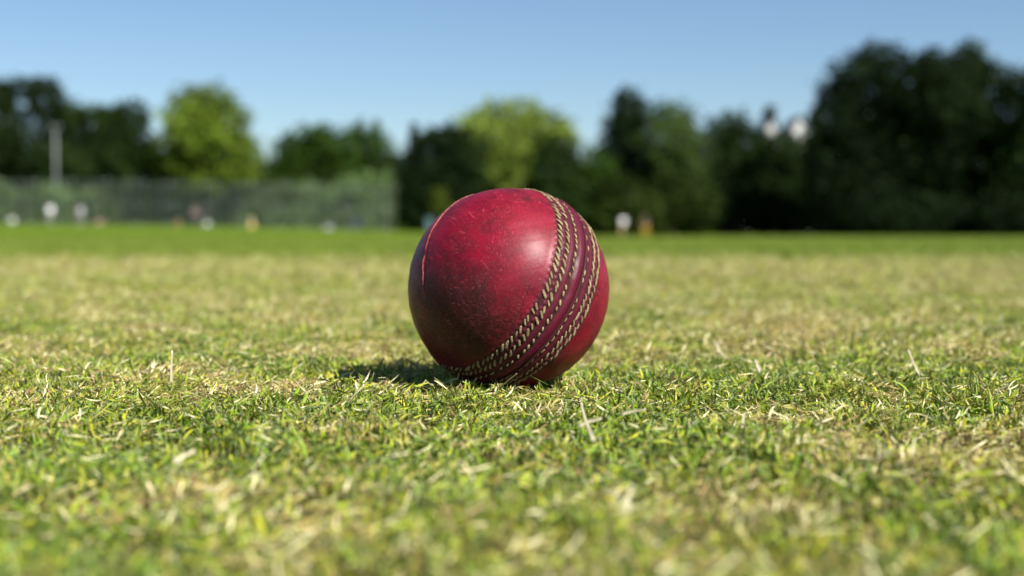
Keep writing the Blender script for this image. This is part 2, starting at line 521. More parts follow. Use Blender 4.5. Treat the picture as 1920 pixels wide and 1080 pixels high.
def half(name, lats, label=None):
    nl = 640
    lon = np.linspace(0, 2 * math.pi, nl, endpoint=False)
    LA, LO = np.meshgrid(lats, lon, indexing='ij')
    la = np.radians(LA.ravel()); lo = LO.ravel()
    wob = 0.35 * np.sin(3 * lo + 1) + 0.25 * np.sin(11 * lo) + 0.15 * np.sin(29 * lo)
    D = np.stack([np.cos(la) * np.cos(lo), np.cos(la) * np.sin(lo), np.sin(la)], 1)
    lat = np.degrees(la)
    lat_s = lat / narrowing(D)
    r = BR - 0.0001 + profile(lat_s + wob * (np.abs(lat - GROOVE) > 1.0), lo) + lumps(D) + quarter(D) * (lat > 19) * (1 - sstep(-0.25, 0.15, D @ dn_l))
    inner = np.abs(lat - GROOVE) < 0.02
    r = np.where(inner, BR - 0.0028, r)
    V = D * r[:, None] + np.array(OFF)
    m = len(lats)
    I = np.arange(m * nl).reshape(m, nl); J = np.roll(I, -1, 1)
    F = np.stack([I[:-1], J[:-1], J[1:], I[1:]], -1).reshape(-1, 4)
    if lats[0] > lats[-1]: F = F[:, ::-1]
    me = mesh_np(name, V, F, {'lat': ('FLOAT', np.where(np.abs(lat - GROOVE) > 1.0, lat_s + wob * 0.6, lat)), 'dirv': ('FLOAT_VECTOR', D)})
    return link(name, me, leather, ball)

k = NT('worn_red_leather')
dv = k.n('ShaderNodeAttribute', attribute_name='dirv').outputs['Vector']
lat = k.n('ShaderNodeAttribute', attribute_name='lat').outputs['Fac']
base = k.mix(k.ramp(k.noise(dv, 2.6, 6, 0.68), 0.40, 0.64), (0.190, 0.0010, 0.0140), (0.098, 0.0010, 0.0080))
base = k.mix(k.ramp(k.noise(dv, 14, 4, 0.65), 0.5, 0.75, 0, 0.55), base, (0.085, 0.004, 0.012))
# dark smears from the bat and the wet ground
sm = k.noise(k.map(dv, rot=(0.5, 0.9, 0.3), sc=(9, 2.2, 9)), 1.0, 5, 0.7)
smk = k.math('MULTIPLY', k.ramp(sm, 0.56, 0.63), k.ramp(k.noise(dv, 2.6, 2), 0.42, 0.56))
base = k.mix(k.math('MULTIPLY', smk, 0.7), base, (0.012, 0.003, 0.006))
# worn, rubbed leather patch low on the face; dark colour also paints in shade
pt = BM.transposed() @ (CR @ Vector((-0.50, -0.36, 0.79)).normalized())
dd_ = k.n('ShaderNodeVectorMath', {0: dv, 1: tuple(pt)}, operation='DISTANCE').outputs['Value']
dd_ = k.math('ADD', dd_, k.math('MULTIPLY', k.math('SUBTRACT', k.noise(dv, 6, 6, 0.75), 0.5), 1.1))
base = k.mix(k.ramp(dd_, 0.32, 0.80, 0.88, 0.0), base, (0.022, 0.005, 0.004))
# worn speckle where the polish has gone
zone = k.ramp(k.noise(k.map(dv, loc=(4.2, 1.0, 2.0)), 1.9, 4, 0.65), 0.44, 0.58)
sp = k.ramp(k.noise(dv, 75, 3, 0.7), 0.60, 0.70)
sp2 = k.ramp(k.noise(dv, 30, 4, 0.75), 0.54, 0.66)
base = k.mix(k.math('MULTIPLY', k.math('MULTIPLY', sp2, zone), 0.5), base, (0.035, 0.004, 0.007))
base = k.mix(k.math('MULTIPLY', k.math('MULTIPLY', sp, zone), 0.75), base, (0.30, 0.055, 0.035))
# scratches: thin level lines of stretched noises, in three directions
scr = None
for i, (rt, s1, th, loc) in enumerate([((0.2, 1.1, 0.4), (0.7, 13, 13), 0.008, 3.0), ((1.3, 0.3, 1.9), (0.5, 19, 19), 0.010, 7.0), ((0.8, 2.0, 2.6), (0.6, 26, 26), 0.013, 12.0), ((2.4, 0.7, 0.9), (0.9, 34, 34), 0.017, 19.0), ((0.5, 2.6, 1.2), (0.4, 30, 30), 0.012, 27.0)]):
    v = k.map(dv, loc=(loc, loc * 0.7, -loc), rot=rt, sc=s1)
    f = k.noise(v, 1.0, 1, 0.4)
    line = k.ramp(k.math('ABSOLUTE', k.math('SUBTRACT', f, 0.5)), th * 0.4, th, 1, 0)
    msk = k.ramp(k.noise(k.map(dv, loc=(loc, 1, 2)), 3.6, 4, 0.7), 0.51, 0.60)
    line = k.math('MULTIPLY', line, msk)
    scr = line if scr is None else k.math('MAXIMUM', scr, line)
base = k.mix(k.math('MULTIPLY', scr, 0.6), base, (0.36, 0.045, 0.06))
# dirt packed along the stitch rows
dirt = None
for c, _ in ROWS:
    g_ = k.ramp(k.math('ABSOLUTE', k.math('SUBTRACT', lat, c)), 0.8, 2.8, 1, 0)
    dirt = g_ if dirt is None else k.math('MAXIMUM', dirt, g_)
gr = k.ramp(k.math('ABSOLUTE', k.math('SUBTRACT', lat, GROOVE)), 0.2, 0.7, 1, 0)
dirt = k.math('MULTIPLY', dirt, k.ramp(k.noise(dv, 38, 4, 0.7), 0.34, 0.55, 0.35, 0.95))
dirt = k.math('MAXIMUM', dirt, gr)
band = k.ramp(k.math('ABSOLUTE', lat), 16.6, 18.2, 0.75, 0)
base = k.mix(band, base, (0.075, 0.004, 0.018))
base = k.mix(dirt, base, (0.030, 0.012, 0.010))
pore = k.noise(dv, 120, 3, 0.6)
rgh = k.math('ADD', k.ramp(k.noise(dv, 5, 5, 0.7), 0.3, 0.7, 0.42, 0.54), k.math('MULTIPLY', k.math('MAXIMUM', k.math('MULTIPLY', zone, 0.16), dirt), 0.8), True)
hgt = k.math('ADD', k.math('MULTIPLY', pore, 0.35), k.math('MULTIPLY', k.noise(dv, 26, 4, 0.6), 0.6))
hgt = k.math('SUBTRACT', hgt, k.math('MULTIPLY', scr, 0.5))
hgt = k.math('ADD', hgt, k.math('MULTIPLY', k.math('MULTIPLY', sp, zone), 0.35))
bmp = k.n('ShaderNodeBump', {'Height': hgt, 'Strength': 0.6, 'Distance': 0.00026})
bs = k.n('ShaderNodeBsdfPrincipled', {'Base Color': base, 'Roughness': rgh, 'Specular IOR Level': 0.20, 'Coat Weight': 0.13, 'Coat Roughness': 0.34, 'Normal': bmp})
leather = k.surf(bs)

la_up = np.concatenate([[GROOVE + 0.01], np.linspace(GROOVE + 0.03, 22, 150), np.linspace(22.5, 89.9, 130)])
la_dn = np.concatenate([[GROOVE - 0.01], np.linspace(GROOVE - 0.03, -22, 130), np.linspace(-22.5, -89.9, 120)])
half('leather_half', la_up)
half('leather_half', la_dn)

# stitches
k = NT('waxed_linen_thread')
co = k.n('ShaderNodeTexCoord').outputs['Object']
oi = k.n('ShaderNodeObjectInfo').outputs['Random']
wv = k.n('ShaderNodeTexWave', {'Vector': k.map(co, rot=(0, 0, 0.7)), 'Scale': 1500.0, 'Distortion': 2.0, 'Detail': 1.0}).outputs[0]
c = k.mix(k.ramp(oi, 0, 1), (0.22, 0.165, 0.080), (0.46, 0.375, 0.205))
c = k.mix(k.ramp(k.noise(co, 1400, 3, 0.7), 0.44, 0.62, 0, 0.85), c, (0.13, 0.08, 0.04))
c = k.mix(k.math('MULTIPLY', wv, 0.25), c, (0.16, 0.10, 0.05))
bs = k.n('ShaderNodeBsdfPrincipled', {'Base Color': c, 'Roughness': 0.8, 'Specular IOR Level': 0.2})
k.put(bs.inputs['Normal'], k.n('ShaderNodeBump', {'Height': wv, 'Strength': 0.5, 'Distance': 0.0002}))
thread = k.surf(bs)

def stitch_geo(L, W, H, s=0):
    """a short fat thread that dives into the leather at both ends"""
    nu, nv = 9, 8
    V, F = [], []
    r_ = np.random.default_rng(s)
    for i in range(nu):
        f = i / (nu - 1); t = 2 * f - 1
        ww = W / 2 * (1 - 0.55 * abs(t) ** 3) * r_.uniform(0.92, 1.08)
        zc = H * (1 - t * t) - 0.00030 * abs(t) ** 4
        yc = 0.00010 * math.sin(t * 2.2 + s)
        for j in range(nv):
            a = 2 * math.pi * j / nv
            V.append((L / 2 * t, yc + ww * math.cos(a), zc + ww * 0.5 * math.sin(a)))
    for i in range(nu - 1):
        for j in range(nv):
            F.append((i * nv + j, i * nv + (j + 1) % nv, (i + 1) * nv + (j + 1) % nv, (i + 1) * nv + j))
    V += [(-L / 2 * 1.03, 0, -0.0003), (L / 2 * 1.03, 0, -0.0003)]
    Q = np.array(F)
    T = np.concatenate([Q[:, [0, 1, 2]], Q[:, [0, 2, 3]]])
    e = (nu - 1) * nv
    caps = [(len(V) - 2, (j + 1) % nv, j) for j in range(nv)] + [(len(V) - 1, e + j, e + (j + 1) % nv) for j in range(nv)]
    return np.array(V), np.concatenate([T, np.array(caps)])

#        length   width    height  slant  chance of being worn away
STYLE = [(0.00335, 0.00098, 0.00010, 34, 0.015), (0.00325, 0.00094, 0.00010, 34, 0.03), (0.00205, 0.00084, 0.00010, 14, 0.06),
         (0.00230, 0.00062, 0.00002, 6, 0.30), (0.00335, 0.00094, 0.00010, 16, 0.02), (0.00330, 0.00096, 0.00010, 15, 0.02)]
view_l = BM.transposed() @ (CR @ Vector((0, 0, 1)))
restV, restF, roff = [], [], 0
for ri, ((la_, n_), (L, W, H, sl, gone)) in enumerate(zip(ROWS, STYLE)):
    variants = []
    for j in range(3):
        V, F = stitch_geo(L * (0.95 + 0.06 * j), W * (0.94 + 0.06 * j), H, ri * 3 + j)
        me = mesh_np('stitch', V, F); me.materials.append(thread)
        me.polygons.foreach_set('use_smooth', np.ones(len(me.polygons), bool))
        variants.append((me, V, F))
    ph = random.random()
    for i in range(n_):
        if random.random() < gone: continue
        lo = 2 * math.pi * (i + ph + random.gauss(0, 0.10)) / n_
        wob = 0.35 * math.sin(3 * lo + 1) + 0.25 * math.sin(11 * lo)
        la = R(la_)
        up = np.array([math.cos(la) * math.cos(lo), math.cos(la) * math.sin(lo), math.sin(la)])
        la = R((la_ - wob * 0.6 + random.gauss(0, 0.25)) * float(narrowing(up)))
        up = Vector((math.cos(la) * math.cos(lo), math.cos(la) * math.sin(lo), math.sin(la)))
        e = Vector((-math.sin(lo), math.cos(lo), 0)); nn = up.cross(e)
        a = R(sl + random.gauss(0, 8))
        tx = e * math.cos(a) + nn * math.sin(a); ty = up.cross(tx)
        rr = BR - 0.0001 + 0.00042 - 0.00002 + random.gauss(0, 0.00004)
        M = Matrix((tx, ty, up)).transposed().to_4x4(); M.translation = OFF + up * rr
        sc_ = 0.82 + 0.30 * random.random()
        M = M @ Matrix.Diagonal((sc_, sc_, 1, 1))
        me, V, F = variants[random.randrange(3)]
        if up.dot(view_l) > -0.02:
            o = bpy.data.objects.new('stitch', me); COL.objects.link(o); o.parent = ball; o.matrix_local = M
        else:
            A = np.array(M); restV.append(V @ A[:3, :3].T + A[:3, 3]); restF.append(F + roff); roff += len(V)
o = link('stitching', mesh_np('stitching', np.concatenate(restV), np.concatenate(restF)), thread, ball)
o['kind'] = 'stuff'

# the raised, scuffed edge of the quarter seam
k = NT('raw_leather_edge')
co = k.n('ShaderNodeTexCoord').outputs['Object']
c = k.mix(k.ramp(k.noise(co, 700, 4, 0.7), 0.38, 0.62), (0.12, 0.016, 0.018), (0.34, 0.11, 0.08))
raw = k.surf(k.n('ShaderNodeBsdfPrincipled', {'Base Color': c, 'Roughness': 0.7}))
qa = Vector(mQl)
q1 = (BM.transposed() @ (CR @ Vector((-0.709, 0.651, 0.27)))); q1 = (q1 - qa * q1.dot(qa)).normalized()
q2 = qa.cross(q1)
def q_ang(v):
    v = BM.transposed() @ (CR @ Vector(v)); return math.atan2(v.dot(q2), v.dot(q1))
aT, aG0, aG1, aB = q_ang((-0.36, 0.93, -0.06)), q_ang((-0.836, 0.349, 0.42)), q_ang((-0.84, 0.30, 0.45)), q_ang((-0.845, 0.02, 0.53))
for (s0, s1, w0) in ((aT, aG0, 0.00025), (aG1, aB, 0.00017)):
    bm = bmesh.new(); pts, rd = [], []
    N = 46
    for i in range(N + 1):
        f = i / N; a = s0 + (s1 - s0) * f
        jit = 0.006 * math.sin(f * 9 + s0 * 5) + 0.003 * math.sin(f * 23)
        dd = (q1 * math.cos(a) + q2 * math.sin(a) + qa * jit).normalized()
        pts.append(OFF + dd * (BR + 0.00004)); rd.append(w0 * (0.30 + 0.7 * min(1, 6 * f, 5 * (1 - f))) * (0.85 + 0.3 * random.random()))
    tube(bm, pts, rd, 8)
    o = bobj('quarter_seam_edge', bm, raw, ball, True)
    o['label'] = 'scuffed pale edge of the quarter seam'

# ------------------------------------------------------------------ trees, shrubs and hedges
bark = plain('tree_bark', (0.055, 0.042, 0.030), 0.9, 0.4, 3.0)
bark_warm = plain('pine_bark', (0.16, 0.085, 0.05), 0.9, 0.35, 3.0)
leafm = leaf_material('tree_leaf', 0.75, 0.22, 0.06, 0.3)

def leaves(lobes, size, dens, cols, r, gaps=(), out=0.55):
    """leaf sprays spread through ellipsoid lobes: (centre, (rx, ry, rz)); gaps are (centre, radius) left open"""
    Ps, Ns, Cs = [], [], []
    for c, rad in lobes:
        rad = np.array(rad)
        area = 4 * math.pi * ((rad[0] * rad[1]) ** 1.6 + (rad[0] * rad[2]) ** 1.6 + (rad[1] * rad[2]) ** 1.6) ** (1 / 1.6) / 3 ** (1 / 1.6)
        n = int(area / (size * size * 0.5) * dens)
        u = r.normal(size=(n, 3)); u /= np.linalg.norm(u, axis=1)[:, None]
        # uneven outline: smaller clumps push in and out
        bump = 1 + 0.20 * np.sin(u[:, 0] * 7 + r.uniform(0, 6)) * np.sin(u[:, 2] * 6 + r.uniform(0, 6)) + 0.12 * np.sin(u[:, 1] * 11 + u[:, 2] * 9 + r.uniform(0, 6))
        rr = (r.uniform(0.15, 1.0, n) ** 0.45) * bump * r.uniform(0.93, 1.07, n)
        p = np.array(c) + u * rad * rr[:, None]
        tint = r.uniform(0.62, 1.5)
        col = np.array(cols)[r.integers(0, len(cols), n)] * tint * r.uniform(0.7, 1.3, (n, 1))
        Ps.append(p); Ns.append(u); Cs.append(col)
    P = np.concatenate(Ps); U = np.concatenate(Ns); C = np.concatenate(Cs)
    ok = P[:, 2] > -0.3
    for gc, gr in gaps:
        q = (P - np.array(gc)); q[:, 1] *= 0.12
        ok &= np.linalg.norm(q, axis=1) > gr
    P, U, C = P[ok], U[ok], C[ok]; n = len(P)
    nrm = U * out + r.normal(size=(n, 3)) * 0.55 + np.array([0, 0, 0.25]); nrm /= np.linalg.norm(nrm, axis=1)[:, None]
    a = np.cross(nrm, r.normal(size=(n, 3))); a /= np.linalg.norm(a, axis=1)[:, None]; b = np.cross(nrm, a)
    L = (size * r.uniform(0.6, 1.3, n))[:, None]; W = L * r.uniform(0.45, 0.75, (n, 1))
    V = np.stack([P - a * L / 2, P - b * W / 2 + nrm * 0.10 * L, P + a * L / 2, P + b * W / 2 + nrm * 0.10 * L], 1).reshape(-1, 3)
    F = np.arange(4 * n).reshape(n, 4)
    return V, F, np.repeat(C, 4, 0)

GREENS = {
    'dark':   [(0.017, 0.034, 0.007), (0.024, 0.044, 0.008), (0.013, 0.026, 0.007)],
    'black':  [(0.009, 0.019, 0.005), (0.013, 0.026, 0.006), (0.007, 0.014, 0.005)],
    'mid':    [(0.036, 0.078, 0.008), (0.048, 0.090, 0.010), (0.028, 0.062, 0.008)],
    'olive':  [(0.110, 0.165, 0.018), (0.138, 0.185, 0.022), (0.078, 0.125, 0.014)],
    'lime':   [(0.190, 0.258, 0.040), (0.225, 0.285, 0.050), (0.140, 0.205, 0.028)],
    'shrub':  [(0.030, 0.048, 0.008), (0.038, 0.055, 0.010), (0.020, 0.035, 0.007)],
    'grey':   [(0.105, 0.165, 0.060), (0.125, 0.185, 0.070), (0.080, 0.130, 0.045)],
}
SEED = [100]
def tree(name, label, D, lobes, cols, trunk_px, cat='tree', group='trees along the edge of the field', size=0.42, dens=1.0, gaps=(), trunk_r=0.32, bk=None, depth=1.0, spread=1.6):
    """lobes: (px, py, rx px, ry px) of the foliage masses as seen, standing at distance D"""
    SEED[0] += 1; r = np.random.default_rng(SEED[0])
    s = D / FPX
    bx = (trunk_px - 960) * s; bz = float(terrain(bx, D))
    root = empty(name, (bx, D, bz))
    W = []
    for (px, py, rx, ry) in lobes:
        c = at(px, py, D) - Vector((bx, D, bz))
        W.append(((c.x, r.uniform(-1, 1) * spread * depth, c.z), ((rx + 6) * s, max(1.0, 0.5 * (rx + ry) * s) * depth, (ry + 5) * s)))
    G = [(tuple(at(px, py, D) - Vector((bx, D, bz))), g * s) for px, py, g in gaps]
    V, F, C = leaves(W, size * 1.1, dens * 1.7, GREENS[cols] if isinstance(cols, str) else cols, r, G)
    cr = link('crown', mesh_np('crown', V, F, {'col': ('FLOAT_COLOR', C)}), leafm, root, False)
    bm = bmesh.new()
    top = max(c[2] for c, _ in W); fork = 0.38 * top
    tube(bm, [(0, 0, -0.2), (0.04, 0, 0.3), (0.1 * r.normal(), 0.1, fork * 0.6), (0.15 * r.normal(), 0, fork)], [trunk_r * 1.5, trunk_r * 1.05, trunk_r * 0.85, trunk_r * 0.7], 9)
    for c, rad in W:
        if c[2] > fork * 0.7:
            mid = (c[0] * 0.45, c[1] * 0.4, fork + (c[2] - fork) * 0.45)
            tube(bm, [(0, 0, fork * 0.9), mid, c], [trunk_r * 0.5, trunk_r * 0.3, trunk_r * 0.08], 6)
    bobj('trunk', bm, bk or bark, root, True)
    return tag(root, label, cat, group)

def conifer(name, label, D, px, top, base, hw, cols, size=0.4, n=11):
    lob = []
    for i in range(n):
        f = (i + 0.5) / n
        y_ = top + (base - top) * f; wv_ = hw * (0.20 + 0.80 * f ** 0.6)
        lob.append((px + random.uniform(-0.12, 0.12) * wv_, y_, wv_ * random.uniform(0.85, 1.1), (base - top) / n * 0.85))
    return tree(name, label, D, lob, cols, px, group='conifers standing in the tree line', size=size, dens=1.15, trunk_r=0.2, spread=0.4)

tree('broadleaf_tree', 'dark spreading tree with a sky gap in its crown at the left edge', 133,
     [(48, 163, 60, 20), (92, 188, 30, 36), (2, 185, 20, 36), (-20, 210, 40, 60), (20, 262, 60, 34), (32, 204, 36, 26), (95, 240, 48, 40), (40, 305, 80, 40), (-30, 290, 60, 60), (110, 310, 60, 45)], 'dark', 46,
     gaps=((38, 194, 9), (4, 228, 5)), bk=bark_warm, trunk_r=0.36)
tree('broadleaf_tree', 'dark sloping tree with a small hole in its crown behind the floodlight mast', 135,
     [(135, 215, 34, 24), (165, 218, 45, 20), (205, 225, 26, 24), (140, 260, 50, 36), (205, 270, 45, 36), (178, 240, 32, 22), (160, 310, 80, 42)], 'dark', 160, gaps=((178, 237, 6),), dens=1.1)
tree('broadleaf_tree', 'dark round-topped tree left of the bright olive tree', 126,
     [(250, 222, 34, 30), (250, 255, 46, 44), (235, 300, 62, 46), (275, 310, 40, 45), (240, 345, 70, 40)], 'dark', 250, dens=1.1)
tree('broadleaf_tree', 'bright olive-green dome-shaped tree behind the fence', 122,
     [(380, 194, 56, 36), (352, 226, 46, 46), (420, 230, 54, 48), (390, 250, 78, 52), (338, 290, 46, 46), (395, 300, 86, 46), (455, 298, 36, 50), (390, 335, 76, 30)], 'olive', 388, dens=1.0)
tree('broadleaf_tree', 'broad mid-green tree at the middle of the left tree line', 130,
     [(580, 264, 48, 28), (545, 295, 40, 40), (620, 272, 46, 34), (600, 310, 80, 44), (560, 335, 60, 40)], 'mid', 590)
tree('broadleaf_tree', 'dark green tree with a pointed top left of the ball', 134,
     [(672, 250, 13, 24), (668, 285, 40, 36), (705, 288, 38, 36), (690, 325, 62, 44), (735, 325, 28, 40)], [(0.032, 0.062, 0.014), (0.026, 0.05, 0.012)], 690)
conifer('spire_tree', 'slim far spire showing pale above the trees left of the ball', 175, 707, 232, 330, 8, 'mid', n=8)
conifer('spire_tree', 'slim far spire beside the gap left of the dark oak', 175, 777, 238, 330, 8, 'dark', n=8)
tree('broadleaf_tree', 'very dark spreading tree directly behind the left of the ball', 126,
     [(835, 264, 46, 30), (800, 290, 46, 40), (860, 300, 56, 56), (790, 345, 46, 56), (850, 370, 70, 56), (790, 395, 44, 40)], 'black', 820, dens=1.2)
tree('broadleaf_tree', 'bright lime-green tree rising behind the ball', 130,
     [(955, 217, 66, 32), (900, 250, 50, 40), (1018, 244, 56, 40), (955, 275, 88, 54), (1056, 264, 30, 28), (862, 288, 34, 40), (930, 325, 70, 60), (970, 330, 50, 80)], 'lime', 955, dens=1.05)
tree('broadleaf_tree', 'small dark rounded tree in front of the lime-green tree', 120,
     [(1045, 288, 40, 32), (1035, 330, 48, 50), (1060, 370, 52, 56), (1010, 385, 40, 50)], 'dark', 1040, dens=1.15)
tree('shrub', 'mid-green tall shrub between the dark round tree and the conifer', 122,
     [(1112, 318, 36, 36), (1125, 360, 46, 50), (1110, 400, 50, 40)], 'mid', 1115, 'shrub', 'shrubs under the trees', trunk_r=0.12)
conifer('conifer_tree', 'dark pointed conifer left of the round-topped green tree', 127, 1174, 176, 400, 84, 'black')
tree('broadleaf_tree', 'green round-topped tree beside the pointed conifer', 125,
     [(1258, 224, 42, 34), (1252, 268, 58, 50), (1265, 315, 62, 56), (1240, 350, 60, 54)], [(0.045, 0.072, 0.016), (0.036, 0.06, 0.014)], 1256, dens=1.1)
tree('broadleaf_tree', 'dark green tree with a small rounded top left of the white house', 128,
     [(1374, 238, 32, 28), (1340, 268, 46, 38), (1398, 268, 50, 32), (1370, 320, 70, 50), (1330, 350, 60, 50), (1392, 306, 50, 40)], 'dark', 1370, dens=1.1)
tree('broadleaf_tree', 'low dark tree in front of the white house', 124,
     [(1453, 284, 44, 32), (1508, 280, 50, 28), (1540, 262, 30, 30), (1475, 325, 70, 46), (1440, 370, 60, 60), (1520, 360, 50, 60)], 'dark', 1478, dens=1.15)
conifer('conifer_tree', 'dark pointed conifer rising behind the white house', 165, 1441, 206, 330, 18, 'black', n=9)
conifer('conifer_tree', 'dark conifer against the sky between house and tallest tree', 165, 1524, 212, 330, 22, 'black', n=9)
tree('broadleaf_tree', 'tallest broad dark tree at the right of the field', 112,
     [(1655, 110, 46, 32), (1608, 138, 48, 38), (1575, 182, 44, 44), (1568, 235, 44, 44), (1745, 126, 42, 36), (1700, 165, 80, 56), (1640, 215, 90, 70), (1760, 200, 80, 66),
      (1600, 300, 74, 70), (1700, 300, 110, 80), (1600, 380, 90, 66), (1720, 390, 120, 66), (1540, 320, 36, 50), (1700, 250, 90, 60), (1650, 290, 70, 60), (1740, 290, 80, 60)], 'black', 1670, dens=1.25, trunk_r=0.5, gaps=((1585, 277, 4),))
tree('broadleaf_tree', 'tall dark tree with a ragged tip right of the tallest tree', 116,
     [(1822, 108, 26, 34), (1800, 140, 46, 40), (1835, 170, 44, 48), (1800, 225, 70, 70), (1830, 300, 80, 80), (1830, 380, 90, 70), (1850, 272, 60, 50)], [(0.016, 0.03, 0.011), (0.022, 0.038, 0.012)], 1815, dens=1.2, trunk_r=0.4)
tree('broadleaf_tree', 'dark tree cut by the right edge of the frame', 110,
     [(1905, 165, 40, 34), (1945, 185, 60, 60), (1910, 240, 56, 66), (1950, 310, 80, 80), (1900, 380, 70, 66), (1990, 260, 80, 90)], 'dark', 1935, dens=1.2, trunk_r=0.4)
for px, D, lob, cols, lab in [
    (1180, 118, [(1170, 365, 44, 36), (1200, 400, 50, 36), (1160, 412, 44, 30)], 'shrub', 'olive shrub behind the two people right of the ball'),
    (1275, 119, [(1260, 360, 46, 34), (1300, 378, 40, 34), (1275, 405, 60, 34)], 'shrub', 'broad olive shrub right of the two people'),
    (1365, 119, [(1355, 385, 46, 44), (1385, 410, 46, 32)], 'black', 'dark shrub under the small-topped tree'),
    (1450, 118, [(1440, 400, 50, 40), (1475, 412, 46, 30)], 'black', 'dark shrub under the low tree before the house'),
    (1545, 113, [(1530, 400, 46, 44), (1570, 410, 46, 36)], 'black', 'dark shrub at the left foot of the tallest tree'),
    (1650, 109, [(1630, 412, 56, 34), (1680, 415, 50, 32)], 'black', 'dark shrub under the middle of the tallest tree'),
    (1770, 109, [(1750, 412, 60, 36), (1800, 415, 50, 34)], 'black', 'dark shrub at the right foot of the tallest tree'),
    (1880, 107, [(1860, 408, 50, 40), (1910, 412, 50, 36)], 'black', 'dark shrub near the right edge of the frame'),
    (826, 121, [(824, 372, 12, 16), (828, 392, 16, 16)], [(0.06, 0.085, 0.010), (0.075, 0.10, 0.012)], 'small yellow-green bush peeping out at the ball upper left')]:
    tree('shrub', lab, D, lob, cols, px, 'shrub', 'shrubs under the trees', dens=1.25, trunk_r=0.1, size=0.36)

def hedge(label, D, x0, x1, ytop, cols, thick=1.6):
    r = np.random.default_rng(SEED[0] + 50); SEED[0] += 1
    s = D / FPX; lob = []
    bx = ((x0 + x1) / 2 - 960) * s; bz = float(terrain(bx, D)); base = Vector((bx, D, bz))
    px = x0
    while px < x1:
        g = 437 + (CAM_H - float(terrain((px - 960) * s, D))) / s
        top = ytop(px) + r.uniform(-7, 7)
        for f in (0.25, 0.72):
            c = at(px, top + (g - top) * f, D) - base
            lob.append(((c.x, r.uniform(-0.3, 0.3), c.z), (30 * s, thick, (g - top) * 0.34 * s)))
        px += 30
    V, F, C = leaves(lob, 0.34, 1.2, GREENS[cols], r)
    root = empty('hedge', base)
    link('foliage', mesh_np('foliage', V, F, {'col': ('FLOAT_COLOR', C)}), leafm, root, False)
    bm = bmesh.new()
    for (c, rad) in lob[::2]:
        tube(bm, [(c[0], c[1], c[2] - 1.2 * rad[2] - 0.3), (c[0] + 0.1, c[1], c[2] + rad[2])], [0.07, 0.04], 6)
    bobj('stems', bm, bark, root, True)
    tag(root, label, 'hedge')
hedge('grey-green clipped hedge running behind the mesh fence', 125, -90, 742, lambda p: 346 + 12 * math.sin(p / 62) + 8 * math.sin(p / 23), 'grey')
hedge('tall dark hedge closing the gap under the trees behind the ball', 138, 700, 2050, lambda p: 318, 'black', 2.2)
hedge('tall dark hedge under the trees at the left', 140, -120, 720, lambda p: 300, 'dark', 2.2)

# ------------------------------------------------------------------ white house among the trees
white = plain('white_render', (0.66, 0.65, 0.62), 0.8, 0.06, 2.0)
slate = plain('slate_roof', (0.07, 0.07, 0.075), 0.7, 0.3, 4.0)
frame_m = plain('white_frame', (0.75, 0.75, 0.74), 0.5, 0.04)
kg = NT('window_glass')
glass = kg.surf(kg.n('ShaderNodeBsdfPrincipled', {'Base Color': (0.02, 0.025, 0.03), 'Roughness': 0.08, 'Specular IOR Level': 0.6}))
HD = 148; hs = HD / FPX
hz = float(terrain((1475 - 960) * hs, HD + 3))
hx = (1474 - 960) * hs
house = empty('house', (hx, HD, hz))
tag(house, 'white rendered house with two gables peeping over the trees', 'house')
eave = CAM_H + (437 - 246) * hs - hz
def gable_wall(cx, wd, top, y0, y1):
    bm = bmesh.new()
    pr = [(cx - wd / 2, 0), (cx + wd / 2, 0), (cx + wd / 2, eave), (cx, top), (cx - wd / 2, eave)]
    a = [bm.verts.new((p, y0, z)) for p, z in pr]; b = [bm.verts.new((p, y1, z)) for p, z in pr]
    bm.faces.new(a); bm.faces.new(b[::-1])
    for i in range(5): bm.faces.new((a[i], a[(i + 1) % 5], b[(i + 1) % 5], b[i]))
    bobj('wall', bm, white, house)
    for sgn in (-1, 1):
        bm = bmesh.new()
        n = Vector((sgn * (top - eave), 0, wd / 2)).normalized() * 0.07
        e0 = Vector((cx + sgn * (wd / 2 + 0.25), 0, eave - 0.25 * (top - eave) / (wd / 2))); r0 = Vector((cx, 0, top))
        q = [e0 + n * 0.1, r0 + n * 0.1, r0 + n * 1.1 + Vector((0, 0, 0.03)), e0 + n * 1.1]
        a = [bm.verts.new((p.x, y0 - 0.25, p.z)) for p in q]; b = [bm.verts.new((p.x, y1 + 0.2, p.z)) for p in q]
        bm.faces.new(a); bm.faces.new(b[::-1])
        for i in range(4): bm.faces.new((a[i], a[(i + 1) % 4], b[(i + 1) % 4], b[i]))
        bobj('roof', bm, slate, house)
gl = (1448 - 1474) * hs; g2 = (1501 - 1474) * hs
ridge = CAM_H + (437 - 216) * hs - hz
gable_wall(gl, 1.5, ridge - 0.3, 0.0, 7)
gable_wall(g2, 1.9, ridge - 0.1, 0.1, 7)
bm = bmesh.new(); box(bm, (gl - 4, 1.4, 0), (g2 + 6.0, 8, eave - 1.6)); bobj('wall', bm, white, house)
bm = bmesh.new(); box(bm, (gl - 4.2, 1.2, eave - 1.6), (g2 + 6.2, 8.2, eave - 1.4)); bobj('roof', bm, slate, house)
bm = bmesh.new(); box(bm, (g2 + 2.2, 3, eave - 1.5), (g2 + 2.9, 3.8, eave - 0.6)); bobj('chimney', bm, slate, house)
